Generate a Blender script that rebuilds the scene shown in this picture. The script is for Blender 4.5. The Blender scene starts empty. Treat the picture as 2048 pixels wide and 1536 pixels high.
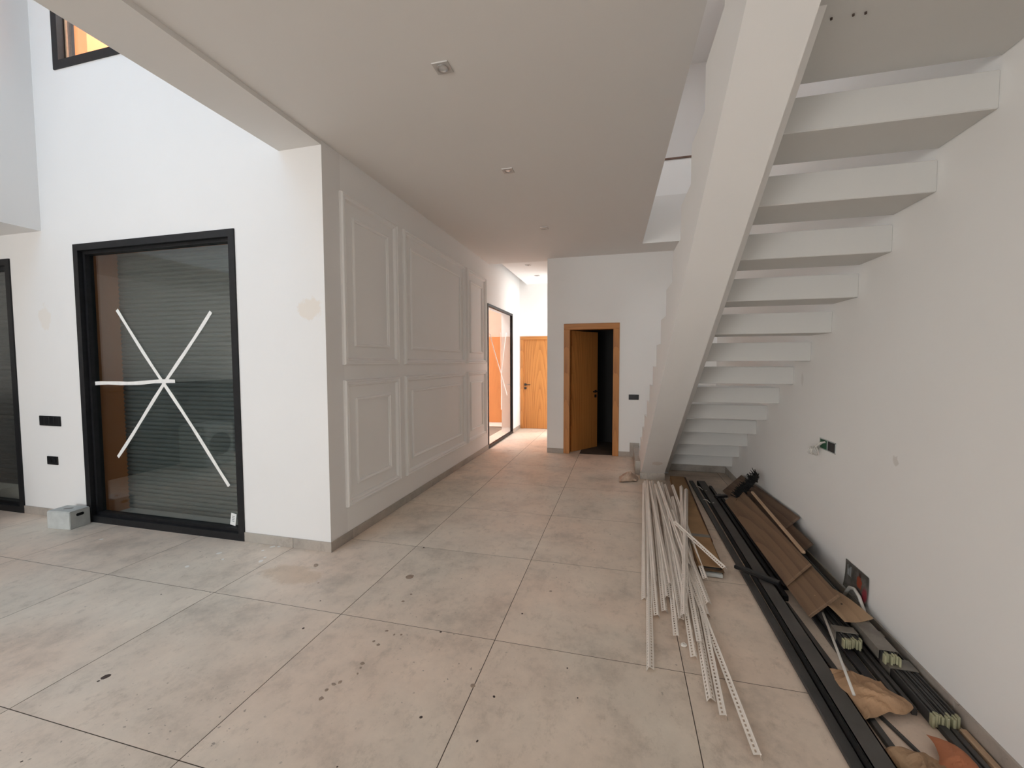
import bpy, bmesh, math, random
from mathutils import Vector, Matrix
random.seed(7)
R = math.radians
SC = bpy.context.scene
COL = SC.collection

# ------------------------------------------------------------------ camera
yaw, pitch, roll = R(14.482), R(2.994), R(-0.1227)
fwd = Vector((-math.sin(yaw)*math.cos(pitch), math.cos(yaw)*math.cos(pitch), -math.sin(pitch)))
rgt = Vector((math.cos(yaw), math.sin(yaw), 0)); upv = rgt.cross(fwd)
r2 = rgt*math.cos(roll) + upv*math.sin(roll); u2 = -rgt*math.sin(roll) + upv*math.cos(roll)
cam = bpy.data.cameras.new('camera'); cam_o = bpy.data.objects.new('camera', cam); COL.objects.link(cam_o)
cam.sensor_width = 36; cam.sensor_fit = 'HORIZONTAL'; cam.lens = 844.79/2048*36; cam.clip_start = 0.02
m = Matrix((( r2.x, u2.x, -fwd.x, 0), (r2.y, u2.y, -fwd.y, 0), (r2.z, u2.z, -fwd.z, 1.5686), (0, 0, 0, 1)))
cam_o.matrix_world = m
SC.camera = cam_o

# ------------------------------------------------------------------ world, sun, daylight at the openings, added corridor lamp, exposure
W = bpy.data.worlds.new('sky'); SC.world = W; W.use_nodes = True
bg = W.node_tree.nodes['Background']; bg.inputs[0].default_value = (0.60, 0.80, 1.0, 1); bg.inputs[1].default_value = 0.5
def light(name, kind, loc, direction, power, color, sx=1, sy=1):
    l = bpy.data.lights.new(name, kind); o = bpy.data.objects.new(name, l); COL.objects.link(o)
    l.energy = power; l.color = color; o.location = loc
    o.rotation_euler = Vector(direction).to_track_quat('-Z', 'Y').to_euler()
    if kind == 'AREA': l.shape = 'RECTANGLE'; l.size = sx; l.size_y = sy
    return o
sun = light('sun', 'SUN', (0, 0, 20), (-0.62, -0.12, -0.75), 2.0, (1.0, 0.94, 0.86)); sun.data.angle = R(1.0)
light('skylight_daylight', 'AREA', (-4.1, -1.0, 6.15), (0, 0, -1), 30, (0.40, 0.69, 1.0), 2.4, 4.9)
light('patio_daylight', 'AREA', (-4.4, 7.0, 6.4), (0, 0, -1), 390, (0.95, 0.97, 1.0), 3.6, 7.0)
light('rear_glazing_daylight', 'AREA', (-4.8, -7.95, 1.4), (0, 1, 0), 165, (1.0, 0.985, 0.96), 3.6, 2.6)
light('rear_window_daylight', 'AREA', (-0.6, -7.95, 1.45), (0, 1, 0), 14, (1.0, 0.98, 0.95), 2.6, 2.4)
light('added_corridor_light', 'AREA', (-1.0, 9.08, 1.6), (-1, 0, 0), 21, (1.0, 0.99, 0.97), 0.85, 2.8)  # unseen lamp added to brighten the corridor
light('stair_skylight_daylight', 'AREA', (0.95, 4.4, 6.15), (0, 0, -1), 11, (1.0, 0.97, 0.93), 1.0, 2.2)
vs = SC.view_settings
vs.view_transform = 'Standard'; vs.look = 'None'; vs.gamma = 1.0; vs.use_curve_mapping = False; vs.exposure = 0.92
SC.cycles.max_bounces = 10; SC.cycles.diffuse_bounces = 7; SC.cycles.adaptive_threshold = 0.06; SC.cycles.glossy_bounces = 3; SC.cycles.transparent_max_bounces = 12
SC.cycles.use_denoising = True; SC.cycles.caustics_reflective = False; SC.cycles.caustics_refractive = False
SC.cycles.sample_clamp_indirect = 4.0

# ------------------------------------------------------------------ materials
def nt(name):
    mt = bpy.data.materials.new(name); mt.use_nodes = True
    return mt, mt.node_tree, mt.node_tree.nodes['Principled BSDF']
def L(t, a, b): t.links.new(a, b)
def ramp(t, stops):
    n = t.nodes.new('ShaderNodeValToRGB'); cr = n.color_ramp
    while len(cr.elements) < len(stops): cr.elements.new(0.5)
    for e, (p, c) in zip(cr.elements, stops): e.position = p; e.color = (c[0], c[1], c[2], 1)
    return n
def noise(t, vec, scale, detail=4, rough=0.55):
    n = t.nodes.new('ShaderNodeTexNoise'); n.inputs['Scale'].default_value = scale
    n.inputs['Detail'].default_value = detail; n.inputs['Roughness'].default_value = rough
    if vec is not None: L(t, vec, n.inputs['Vector'])
    return n
def pos(t): return t.nodes.new('ShaderNodeNewGeometry').outputs['Position']
def objco(t): return t.nodes.new('ShaderNodeTexCoord').outputs['Object']
def scaled(t, vec, s):
    n = t.nodes.new('ShaderNodeMapping'); n.inputs['Scale'].default_value = s; L(t, vec, n.inputs['Vector']); return n.outputs[0]
def mix(t, fac, a, b, mode='MIX'):
    n = t.nodes.new('ShaderNodeMixRGB'); n.blend_type = mode
    for i, v in ((0, fac), (1, a), (2, b)):
        if isinstance(v, (int, float)): n.inputs[i].default_value = v
        elif isinstance(v, (tuple, list)): n.inputs[i].default_value = (*v[:3], 1)
        else: L(t, v, n.inputs[i])
    return n.outputs[0]
def bump(t, b, h, strength, dist=0.002):
    n = t.nodes.new('ShaderNodeBump'); n.inputs['Strength'].default_value = strength; n.inputs['Distance'].default_value = dist
    L(t, h, n.inputs['Height']); L(t, n.outputs[0], b.inputs['Normal'])
def blob(t, vec, c, radius, squash=(1, 1, 1)):
    """soft round patch around a world point, edge broken by noise"""
    s = t.nodes.new('ShaderNodeVectorMath'); s.operation = 'SUBTRACT'; L(t, vec, s.inputs[0]); s.inputs[1].default_value = c
    q = t.nodes.new('ShaderNodeVectorMath'); q.operation = 'MULTIPLY'; L(t, s.outputs[0], q.inputs[0]); q.inputs[1].default_value = squash
    d = t.nodes.new('ShaderNodeVectorMath'); d.operation = 'LENGTH'; L(t, q.outputs[0], d.inputs[0])
    n = noise(t, vec, 1.2/radius, 5, 0.7)
    a = t.nodes.new('ShaderNodeMath'); a.operation = 'MULTIPLY_ADD'; L(t, n.outputs['Fac'], a.inputs[0]); a.inputs[1].default_value = radius*1.6; L(t, d.outputs['Value'], a.inputs[2])
    mr = t.nodes.new('ShaderNodeMapRange'); L(t, a.outputs[0], mr.inputs['Value'])
    mr.inputs['From Min'].default_value = radius*1.55; mr.inputs['From Max'].default_value = radius*1.75; mr.inputs['To Min'].default_value = 1; mr.inputs['To Max'].default_value = 0
    return mr.outputs[0]
def plain(name, col, rough=0.5, metal=0.0, var=0.08, scale=8, bmp=0.0, spec=0.5):
    mt, t, b = nt(name); v = objco(t); n = noise(t, v, scale, 5)
    r = ramp(t, [(0.3, [c*(1-var) for c in col]), (0.7, [min(1, c*(1+var)) for c in col])]); L(t, n.outputs['Fac'], r.inputs[0])
    L(t, r.outputs[0], b.inputs['Base Color']); b.inputs['Roughness'].default_value = rough; b.inputs['Metallic'].default_value = metal
    b.inputs['Specular IOR Level'].default_value = spec
    if bmp: bump(t, b, noise(t, v, scale*6, 6).outputs['Fac'], bmp)
    return mt
def plaster(name, col, stains=(), smudge=0.03):
    mt, t, b = nt(name); v = pos(t)
    n = noise(t, v, 0.9, 6, 0.6)
    r = ramp(t, [(0.3, [c*(1-smudge) for c in col]), (0.7, col)]); L(t, n.outputs['Fac'], r.inputs[0])
    c = r.outputs[0]
    for (p, rad, sc, amt, sq) in stains:
        f = blob(t, v, p, rad, sq); mm = t.nodes.new('ShaderNodeMath'); mm.operation = 'MULTIPLY'; L(t, f, mm.inputs[0]); mm.inputs[1].default_value = amt
        c = mix(t, mm.outputs[0], c, sc)
    L(t, c, b.inputs['Base Color']); b.inputs['Roughness'].default_value = 0.7; b.inputs['Specular IOR Level'].default_value = 0.25
    bump(t, b, noise(t, v, 60, 4).outputs['Fac'], 0.12, 0.002)
    return mt
WHITE = (0.875, 0.868, 0.855)
M_wall = plaster('white_wall_paint', WHITE)
M_wall_left = plaster('white_wall_paint_patched', (0.82, 0.81, 0.80), [((-2.46, 2.936, 2.0), 0.10, (0.72, 0.58, 0.42), 0.32, (0.8, 1, 1)), ((-5.56, 2.936, 2.02), 0.12, (0.74, 0.62, 0.48), 0.25, (1.2, 1, 0.9))])
M_wall_right = plaster('white_wall_paint_marked', WHITE, [((1.44, 2.70, 1.03), 0.03, (0.45, 0.40, 0.34), 0.35, (1, 1, 1)), ((1.44, 3.95, 1.42), 0.04, (0.5, 0.45, 0.4), 0.25, (1, 1.5, 0.7))])
M_ceil = plaster('ceiling_paint', (0.77, 0.752, 0.728), smudge=0.015)
M_stair = plaster('stair_paint', (0.79, 0.78, 0.765), [((0.45, 5.5, 0.3), 0.07, (0.5, 0.36, 0.25), 0.3, (1, 1, 1))], 0.05)
M_step = plaster('step_primer', (0.64, 0.635, 0.615), (), 0.05)
M_moulding = plaster('moulding_paint', (0.88, 0.872, 0.86), smudge=0.02)
M_orange = plaster('terracotta_plaster', (0.70, 0.27, 0.10), smudge=0.08)
M_patio_floor = plaster('patio_concrete', (0.62, 0.58, 0.54), smudge=0.1)
M_store_shade = plaster('store_shade_plaster', (0.022, 0.021, 0.02), smudge=0.2)  # near-black colour carries the darkness of the unlit store room

def tile_mat(name, base, sat=1.0):
    mt, t, b = nt(name); v = pos(t)
    oi = t.nodes.new('ShaderNodeObjectInfo')
    off = t.nodes.new('ShaderNodeVectorMath'); off.operation = 'ADD'; L(t, v, off.inputs[0])
    cm = t.nodes.new('ShaderNodeCombineXYZ'); ml = t.nodes.new('ShaderNodeMath'); ml.operation = 'MULTIPLY'; ml.inputs[1].default_value = 37.0
    L(t, oi.outputs['Random'], ml.inputs[0]); L(t, ml.outputs[0], cm.inputs[0]); L(t, ml.outputs[0], cm.inputs[2]); L(t, cm.outputs[0], off.inputs[1])
    v2 = off.outputs[0]
    n1 = noise(t, v2, 2.4, 10, 0.72)
    dk = [c*0.72 for c in base]; lt = [min(1, c*1.15) for c in base]
    r1 = ramp(t, [(0.30, dk), (0.48, base), (0.68, lt)]); L(t, n1.outputs['Fac'], r1.inputs[0])
    c = r1.outputs[0]
    # warm and cool drift across the slabs
    n2 = noise(t, v, 0.8, 3, 0.5); r2_ = ramp(t, [(0.38, (1.05, 0.975, 0.925)), (0.62, (0.985, 1.0, 0.985))]); L(t, n2.outputs['Fac'], r2_.inputs[0])
    c = mix(t, 1.0, c, r2_.outputs[0], 'MULTIPLY')
    # cloudy trowel streaks and worn brown film
    n3 = noise(t, scaled(t, v2, (5, 3.2, 3)), 2.6, 9, 0.78); r3 = ramp(t, [(0.53, (0, 0, 0)), (0.68, (1, 1, 1))]); L(t, n3.outputs['Fac'], r3.inputs[0])
    c = mix(t, mulv(t, r3.outputs[0], 0.40), c, [base[0]*0.52, base[1]*0.49, base[2]*0.45])
    n6 = noise(t, v2, 11, 8, 0.7); r6 = ramp(t, [(0.58, (0, 0, 0)), (0.74, (1, 1, 1))]); L(t, n6.outputs['Fac'], r6.inputs[0])
    c = mix(t, mulv(t, r6.outputs[0], 0.30), c, [base[0]*0.45, base[1]*0.41, base[2]*0.36])
    # fine dirt specks
    n4 = noise(t, v, 42, 3, 0.5); r4 = ramp(t, [(0.68, (0, 0, 0)), (0.71, (1, 1, 1))]); L(t, n4.outputs['Fac'], r4.inputs[0])
    n5 = noise(t, v, 1.3, 3, 0.5); r5 = ramp(t, [(0.45, (0, 0, 0)), (0.6, (1, 1, 1))]); L(t, n5.outputs['Fac'], r5.inputs[0])
    sp = mix(t, 1.0, r4.outputs[0], r5.outputs[0], 'MULTIPLY')
    c = mix(t, mulv(t, sp, 0.55), c, (0.12, 0.09, 0.07))
    # rusty water stain by the wall corner, scuffs
    for p, rad, sc, amt, sq in (((-2.36, 2.55, 0), 0.22, (0.50, 0.34, 0.19), 0.3, (0.8, 1.5, 1)),):
        c = mix(t, mulv(t, blob(t, v, p, rad, sq), amt), c, sc)
    L(t, c, b.inputs['Base Color'])
    rr = ramp(t, [(0.3, (0.36,)*3), (0.7, (0.55,)*3)]); L(t, n1.outputs['Fac'], rr.inputs[0]); L(t, rr.outputs[0], b.inputs['Roughness'])
    b.inputs['Specular IOR Level'].default_value = 0.4
    bump(t, b, n3.outputs['Fac'], 0.08, 0.002)
    return mt
def mulv(t, a, k):
    n = t.nodes.new('ShaderNodeMath'); n.operation = 'MULTIPLY'; L(t, a, n.inputs[0]); n.inputs[1].default_value = k; return n.outputs[0]
M_tile = tile_mat('porcelain_floor_tile', (0.70, 0.615, 0.535))
M_grout = plain('grout', (0.075, 0.055, 0.04), 0.9, var=0.3, scale=5)
M_base = tile_mat('porcelain_skirting', (0.40, 0.375, 0.345))

def wood(name, col, dark, axis='Z', scale=1.0, rough=0.5):
    """veneer: fine pores stretched along the grain over elongated cathedral arches"""
    mt, t, b = nt(name); v = objco(t)
    s = {'Z': (10, 10, 0.6), 'X': (0.6, 10, 10), 'Y': (10, 0.6, 10)}[axis]
    n = noise(t, scaled(t, v, [k*scale for k in s]), 2.6, 8, 0.65)
    w = t.nodes.new('ShaderNodeTexWave'); w.wave_type = 'RINGS'; w.rings_direction = {'Z': 'Y', 'X': 'Y', 'Y': 'Z'}[axis]; w.wave_profile = 'SAW'
    w.inputs['Scale'].default_value = 2.2*scale; w.inputs['Distortion'].default_value = 3.5; w.inputs['Detail'].default_value = 3; w.inputs['Detail Scale'].default_value = 1.2
    L(t, scaled(t, v, {'Z': (3.2, 3.2, 0.32), 'X': (0.32, 3.2, 3.2), 'Y': (3.2, 0.32, 3.2)}[axis]), w.inputs['Vector'])
    big = noise(t, scaled(t, v, [k*0.12*scale for k in s]), 2.0, 3, 0.5)
    mxd = mix(t, 0.28, n.outputs['Fac'], w.outputs['Fac']); mxd = mix(t, 0.25, mxd, big.outputs['Fac'])
    r = ramp(t, [(0.28, dark), (0.5, col), (0.72, [min(1, c*1.12) for c in col])]); L(t, mxd, r.inputs[0])
    L(t, r.outputs[0], b.inputs['Base Color']); b.inputs['Roughness'].default_value = rough
    bump(t, b, n.outputs['Fac'], 0.1, 0.002)
    return mt
M_oak = wood('oak_veneer', (0.50, 0.21, 0.055), (0.32, 0.115, 0.028), 'Z')
M_oak_x = wood('oak_veneer_lintel', (0.48, 0.20, 0.052), (0.32, 0.115, 0.028), 'X')
M_plank = wood('weathered_plank', (0.20, 0.125, 0.075), (0.11, 0.065, 0.04), 'Y', 0.7, 0.7)
M_plank2 = wood('weathered_plank_darker', (0.16, 0.10, 0.065), (0.085, 0.05, 0.035), 'Y', 0.8, 0.7)
M_pale = wood('pale_pine', (0.52, 0.36, 0.24), (0.40, 0.26, 0.16), 'Y', 1.0, 0.7)
M_ply = wood('thin_plywood', (0.42, 0.28, 0.17), (0.34, 0.22, 0.13), 'Y', 0.6, 0.7)
M_card = plain('brown_cardboard', (0.33, 0.20, 0.10), 0.8, var=0.18, scale=5, bmp=0.1)
M_card_dark = plain('cardboard_inside', (0.12, 0.07, 0.035), 0.85)
M_paper = plain('kraft_paper', (0.42, 0.26, 0.15), 0.75, var=0.2, scale=9, bmp=0.15)
M_paper2 = plain('kraft_paper_faded', (0.36, 0.23, 0.135), 0.75, var=0.25, scale=9, bmp=0.15)
M_paper_or = plain('orange_paper', (0.46, 0.17, 0.08), 0.7, var=0.15, scale=7, bmp=0.1)
M_black = plain('black_anodised_frame', (0.010, 0.010, 0.0115), 0.45, var=0.3, scale=20, spec=0.3)
M_blackplastic = plain('black_plastic', (0.012, 0.012, 0.013), 0.3, var=0.1)
M_slat = plain('anthracite_shutter', (0.13, 0.14, 0.138), 0.42, var=0.08, scale=3)
M_slat_blk = plain('black_shutter', (0.02, 0.02, 0.022), 0.4, var=0.1, scale=3)
M_bar = plain('graphite_profile', (0.045, 0.044, 0.043), 0.5, var=0.25, scale=4)
M_bar2 = plain('graphite_profile_dusty', (0.075, 0.070, 0.066), 0.6, var=0.25, scale=4)
M_strip = plain('charcoal_strip', (0.055, 0.052, 0.05), 0.5, var=0.2, scale=6)
M_cream = plain('cream_end', (0.40, 0.39, 0.25), 0.7, var=0.15, scale=30)
M_wrap = plain('clear_tape_wrap', (0.20, 0.18, 0.155), 0.25, var=0.2, scale=12)
M_bead = plain('white_pvc_bead', (0.90, 0.84, 0.775), 0.5, var=0.05, scale=6)
M_tape = plain('white_masking_tape', (0.86, 0.85, 0.82), 0.8, var=0.05, scale=20)
M_label = plain('paper_sticker', (0.85, 0.86, 0.85), 0.6, var=0.04, scale=20)
M_print = plain('grey_print', (0.35, 0.37, 0.38), 0.6, var=0.1, scale=40)
M_greybox = plain('grey_polystyrene', (0.48, 0.50, 0.49), 0.8, var=0.1, scale=14, bmp=0.2)
M_wire = plain('pale_cable', (0.62, 0.60, 0.56), 0.5)
M_green = plain('green_junction_box', (0.015, 0.10, 0.045), 0.5)
M_alu = plain('brushed_steel', (0.55, 0.54, 0.53), 0.35, 0.9)
M_fix = plain('spot_plate', (0.55, 0.53, 0.51), 0.45, 0.2)
M_lens = plain('spot_lens', (0.75, 0.75, 0.75), 0.12, 0.4)
M_bristle = plain('black_bristle', (0.006, 0.006, 0.006), 0.9, var=0.3, scale=40)
M_white_paint = plain('dried_white_paint', (0.82, 0.80, 0.76), 0.6, var=0.05)
M_brown_spot = plain('dried_brown_splash', (0.34, 0.255, 0.195), 0.6, var=0.2, scale=20)
M_dark_spot = plain('dark_grit', (0.07, 0.048, 0.04), 0.8, var=0.3, scale=30)
M_bagplastic = plain('dusty_plastic_bag', (0.45, 0.33, 0.25), 0.35, var=0.25, scale=14)
M_sofa = plain('dark_dust_sheet', (0.03, 0.03, 0.034), 0.6, var=0.3, scale=4)
M_red = plain('rust_red_panel', (0.30, 0.08, 0.035), 0.6, var=0.15, scale=4)
M_brownwood = wood('skirting_wood', (0.12, 0.055, 0.03), (0.07, 0.03, 0.02), 'X')
def glass(name, tint, refl):
    mt = bpy.data.materials.new(name); mt.use_nodes = True; t = mt.node_tree
    t.nodes.remove(t.nodes['Principled BSDF']); out = t.nodes['Material Output']
    tr = t.nodes.new('ShaderNodeBsdfTransparent'); tr.inputs[0].default_value = (*tint, 1)
    gl = t.nodes.new('ShaderNodeBsdfGlossy'); gl.inputs['Roughness'].default_value = 0.0
    lw = t.nodes.new('ShaderNodeLayerWeight'); lw.inputs['Blend'].default_value = 0.5   # Schlick reflectance, the same from both sides
    pw = t.nodes.new('ShaderNodeMath'); pw.operation = 'POWER'; L(t, lw.outputs['Facing'], pw.inputs[0]); pw.inputs[1].default_value = 5.0
    fr = t.nodes.new('ShaderNodeMath'); fr.operation = 'MULTIPLY_ADD'; L(t, pw.outputs[0], fr.inputs[0]); fr.inputs[1].default_value = 1-refl; fr.inputs[2].default_value = refl
    nz = noise(t, objco(t), 3, 3); rp = ramp(t, [(0.3, (0.95,)*3), (0.7, (1, 1, 1))]); L(t, nz.outputs['Fac'], rp.inputs[0]); L(t, rp.outputs[0], gl.inputs['Color'])
    mx = t.nodes.new('ShaderNodeMixShader'); L(t, fr.outputs[0], mx.inputs[0]); L(t, tr.outputs[0], mx.inputs[1]); L(t, gl.outputs[0], mx.inputs[2])
    L(t, mx.outputs[0], out.inputs['Surface']); return mt
M_glass = glass('window_glass', (0.88, 0.91, 0.90), 0.09)
M_glass_clear = glass('clear_window_glass', (0.95, 0.97, 0.96), 0.045)
def poster_mat():
    mt, t, b = nt('printed_flyer'); v = objco(t)
    sx = t.nodes.new('ShaderNodeSeparateXYZ'); L(t, v, sx.inputs[0])
    n = noise(t, v, 16, 4, 0.6); r = ramp(t, [(0.42, (0.10, 0.095, 0.085)), (0.62, (0.19, 0.175, 0.16))]); L(t, n.outputs['Fac'], r.inputs[0])
    c = r.outputs[0]
    c = mix(t, mulv(t, blob(t, v, (0, -0.035, 0.105), 0.035, (1, 1, .8)), 0.95), c, (0.36, 0.075, 0.035))
    c = mix(t, mulv(t, blob(t, v, (0, -0.04, 0.15), 0.016, (1, 1, 1)), 0.95), c, (0.06, 0.03, 0.025))
    c = mix(t, mulv(t, blob(t, v, (0, -0.10, 0.05), 0.03, (1, 1, .5)), 0.9), c, (0.30, 0.03, 0.05))
    c = mix(t, mulv(t, blob(t, v, (0, 0.02, 0.01), 0.04, (1, .6, 1)), 0.7), c, (0.33, 0.31, 0.29))
    L(t, c, b.inputs['Base Color']); b.inputs['Roughness'].default_value = 0.35
    return mt
M_flyer = poster_mat()

# ------------------------------------------------------------------ geometry helpers
def make(name, bm, mat, parent=None, loc=(0, 0, 0), smooth=False, recalc=True):
    me = bpy.data.meshes.new(name)
    if recalc: bmesh.ops.recalc_face_normals(bm, faces=bm.faces[:])
    bm.to_mesh(me); bm.free()
    if smooth:
        for p in me.polygons: p.use_smooth = True
    o = bpy.data.objects.new(name, me); COL.objects.link(o); o.location = loc
    if mat: me.materials.append(mat)
    if parent: o.parent = parent
    return o
def box(bm, x0, x1, y0, y1, z0, z1):
    vs_ = [bm.verts.new((x, y, z)) for x in (x0, x1) for y in (y0, y1) for z in (z0, z1)]
    for f in ((0, 1, 3, 2), (4, 6, 7, 5), (0, 4, 5, 1), (2, 3, 7, 6), (0, 2, 6, 4), (1, 5, 7, 3)): bm.faces.new([vs_[i] for i in f])
    return vs_
def bbox(name, x0, x1, y0, y1, z0, z1, mat, parent=None, bev=0.0, seg=1, loc=None):
    """box mesh whose origin is loc (default: its own bottom centre)"""
    if loc is None: loc = ((x0+x1)/2, (y0+y1)/2, z0)
    bm = bmesh.new(); box(bm, x0-loc[0], x1-loc[0], y0-loc[1], y1-loc[1], z0-loc[2], z1-loc[2])
    if bev: bmesh.ops.bevel(bm, geom=bm.edges[:], offset=bev, segments=seg, affect='EDGES', profile=0.6)
    if parent: pl = parent.get('_base', (0, 0, 0)); loc = (loc[0]-pl[0], loc[1]-pl[1], loc[2]-pl[2])
    return make(name, bm, mat, parent, loc)
def tag(o, label=None, cat=None, group=None, kind=None):
    if label: o['label'] = label
    if cat: o['category'] = cat
    if group: o['group'] = group
    if kind: o['kind'] = kind
    return o
def empty(name, loc, rz=0.0):
    o = bpy.data.objects.new(name, None); COL.objects.link(o); o.location = loc; o.rotation_euler = (0, 0, rz); o.empty_display_size = 0.1
    return o
def struct(o, label): return tag(o, label, None, None, 'structure')
def wall_holes(name, axis, p0, p1, u0, u1, z0, z1, holes, mat, label, parent=None):
    """wall slab normal to axis ('X' or 'Y') between p0 and p1, with rectangular through holes (ua,ub,za,zb)"""
    us = sorted({u0, u1, *[h[0] for h in holes], *[h[1] for h in holes]}); us = [u for u in us if u0 <= u <= u1]
    zs = sorted({z0, z1, *[h[2] for h in holes], *[h[3] for h in holes]}); zs = [z for z in zs if z0 <= z <= z1]
    bm = bmesh.new(); cache = {}
    def V(u, p, z):
        k = (round(u, 5), round(p, 5), round(z, 5))
        if k not in cache: cache[k] = bm.verts.new((p, u, z) if axis == 'X' else (u, p, z))
        return cache[k]
    def solid(i, j):
        if not (0 <= i < len(us)-1 and 0 <= j < len(zs)-1): return False
        uc, zc = (us[i]+us[i+1])/2, (zs[j]+zs[j+1])/2
        return not any(h[0] < uc < h[1] and h[2] < zc < h[3] for h in holes)
    for i in range(len(us)-1):
        for j in range(len(zs)-1):
            if not solid(i, j): continue
            a, b, c, d = us[i], us[i+1], zs[j], zs[j+1]
            for p in (p0, p1): bm.faces.new([V(a, p, c), V(b, p, c), V(b, p, d), V(a, p, d)])
            for (di, dj, e) in ((-1, 0, ((a, c), (a, d))), (1, 0, ((b, c), (b, d))), (0, -1, ((a, c), (b, c))), (0, 1, ((a, d), (b, d)))):
                if not solid(i+di, j+dj):
                    (ua, za), (ub, zb) = e; bm.faces.new([V(ua, p0, za), V(ub, p0, zb), V(ub, p1, zb), V(ua, p1, za)])
    return struct(make(name, bm, mat, parent), label)
def prism(bm, poly, z0, z1):
    lo = [bm.verts.new((x, y, z0)) for x, y in poly]; hi = [bm.verts.new((x, y, z1)) for x, y in poly]
    bm.faces.new(lo[::-1]); bm.faces.new(hi)
    n = len(poly)
    for i in range(n): bm.faces.new([lo[i], lo[(i+1) % n], hi[(i+1) % n], hi[i]])
def tube(bm, pts, r, n=8, close=True):
    pts = [Vector(p) for p in pts]; rings = []
    prev = None
    for i, p in enumerate(pts):
        d = (pts[min(i+1, len(pts)-1)] - pts[max(i-1, 0)]).normalized()
        a = d.cross(Vector((0, 0, 1)))
        if a.length < 1e-3: a = d.cross(Vector((1, 0, 0)))
        if prev is not None:
            a = prev - d*prev.dot(d)
        a.normalize(); prev = a; b = d.cross(a)
        rr = r[i] if isinstance(r, (list, tuple)) else r
        rings.append([bm.verts.new(p + a*math.cos(2*math.pi*k/n)*rr + b*math.sin(2*math.pi*k/n)*rr) for k in range(n)])
    for q, w in zip(rings, rings[1:]):
        for k in range(n): bm.faces.new([q[k], q[(k+1) % n], w[(k+1) % n], w[k]])
    if close: bm.faces.new(rings[0][::-1]); bm.faces.new(rings[-1])
def cyl(bm, c, axis, r, h, n=20, r2=None):
    a = Vector(axis).normalized(); tube(bm, [Vector(c), Vector(c)+a*h], [r, r if r2 is None else r2], n)
def frame_ring(name, axis, p0, p1, u0, u1, z0, z1, w, mat, parent, wb=None):
    """rectangular frame of bar width w normal to axis, from p0 to p1"""
    bm = bmesh.new(); wb = w if wb is None else wb
    O = [(u0, z0), (u1, z0), (u1, z1), (u0, z1)]; I = [(u0+w, z0+wb), (u1-w, z0+wb), (u1-w, z1-w), (u0+w, z1-w)]
    mk = lambda u, p, z: bm.verts.new((p, u, z) if axis == 'X' else (u, p, z))
    vo = [[mk(u, p, z) for u, z in O] for p in (p0, p1)]; vi = [[mk(u, p, z) for u, z in I] for p in (p0, p1)]
    for k in range(4):
        j = (k+1) % 4
        for s in (0, 1): bm.faces.new([vo[s][k], vo[s][j], vi[s][j], vi[s][k]])
        bm.faces.new([vo[0][k], vo[0][j], vo[1][j], vo[1][k]]); bm.faces.new([vi[0][k], vi[0][j], vi[1][j], vi[1][k]])
    return make(name, bm, mat, parent)

# ------------------------------------------------------------------ key dimensions (metres)
XW, YC, YB, ZC, XR = -2.307, 2.936, 7.177, 3.314, 1.44
ZF, ZR = 3.98, 6.2            # upper floor level, roof
YE = 9.65                     # end of the corridor

# ------------------------------------------------------------------ floor with one object per tile
bm = bmesh.new(); box(bm, -7.5, 1.6, -8.15, YE+0.15, -0.06, -0.0007)
floor = struct(make('floor', bm, M_grout), 'large square grey-beige porcelain tiles with thin dark joints')
OX, OY = -0.674, 2.208
bm = bmesh.new(); box(bm, 0.0022, 0.9978, 0.0022, 0.9978, -0.02, 0.0)
tile_o = make('tile', bm, M_tile, floor); tile_me = tile_o.data; first = True
for i in range(-7, 3):
    for j in range(-11, 8):
        x, y = OX+i, OY+j
        if x+1 < -7.4 or x > XR: continue
        inside = (y < YC) if x+1 < XW+0.02 else (y < YB if x > -1.2 else y < YE)
        if y+1 < -8.0 or not inside: continue
        o = tile_o if first else tile_o.copy()
        if not first: COL.objects.link(o)
        first = False; o.parent = floor; o.location = (x, y, 0)
# dried splashes on the tiles
def spots(name, lst, mat, rmin, rmax):
    for (x, y) in lst:
        bm = bmesh.new(); r = random.uniform(rmin, rmax); n = 11; an = random.uniform(0, 6); st = random.uniform(0.6, 1.0)
        prism(bm, [((r*random.uniform(.8, 1.15)*math.cos(2*math.pi*k/n))*math.cos(an)-(r*st*random.uniform(.8, 1.15)*math.sin(2*math.pi*k/n))*math.sin(an),
                    (r*random.uniform(.8, 1.15)*math.cos(2*math.pi*k/n))*math.sin(an)+(r*st*random.uniform(.8, 1.15)*math.sin(2*math.pi*k/n))*math.cos(an)) for k in range(n)], -0.001, 0.0006)
        make(name, bm, mat, floor, (x, y, 0.0005))
spots('paint_spot', [(-4.46, 2.65), (-3.19, 2.69), (-3.06, 2.61), (-2.88, 2.82), (-2.74, 2.66), (-2.76, 2.72), (-3.22, 2.45), (-2.86, 2.90), (-2.81, 2.915)], M_white_paint, .011, .024)
spots('brown_splash', [(-1.36, 2.52), (-1.37, 2.43), (-1.29, 1.86), (-1.28, 1.83), (-1.27, 1.79), (-1.32, 1.72), (-1.34, 1.70), (-1.35, 1.66), (-1.34, 1.61), (-1.29, 2.01), (-2.07, 2.49), (-0.68, 1.86), (-0.45, 2.79), (-1.25, 2.11), (-1.31, 2.13), (-1.21, 2.12), (-1.33, 2.03)], M_brown_spot, .007, .014)
spots('brown_splash', [(-1.48, 2.73), (-2.27, 2.71)], M_brown_spot, .028, .034)
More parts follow.
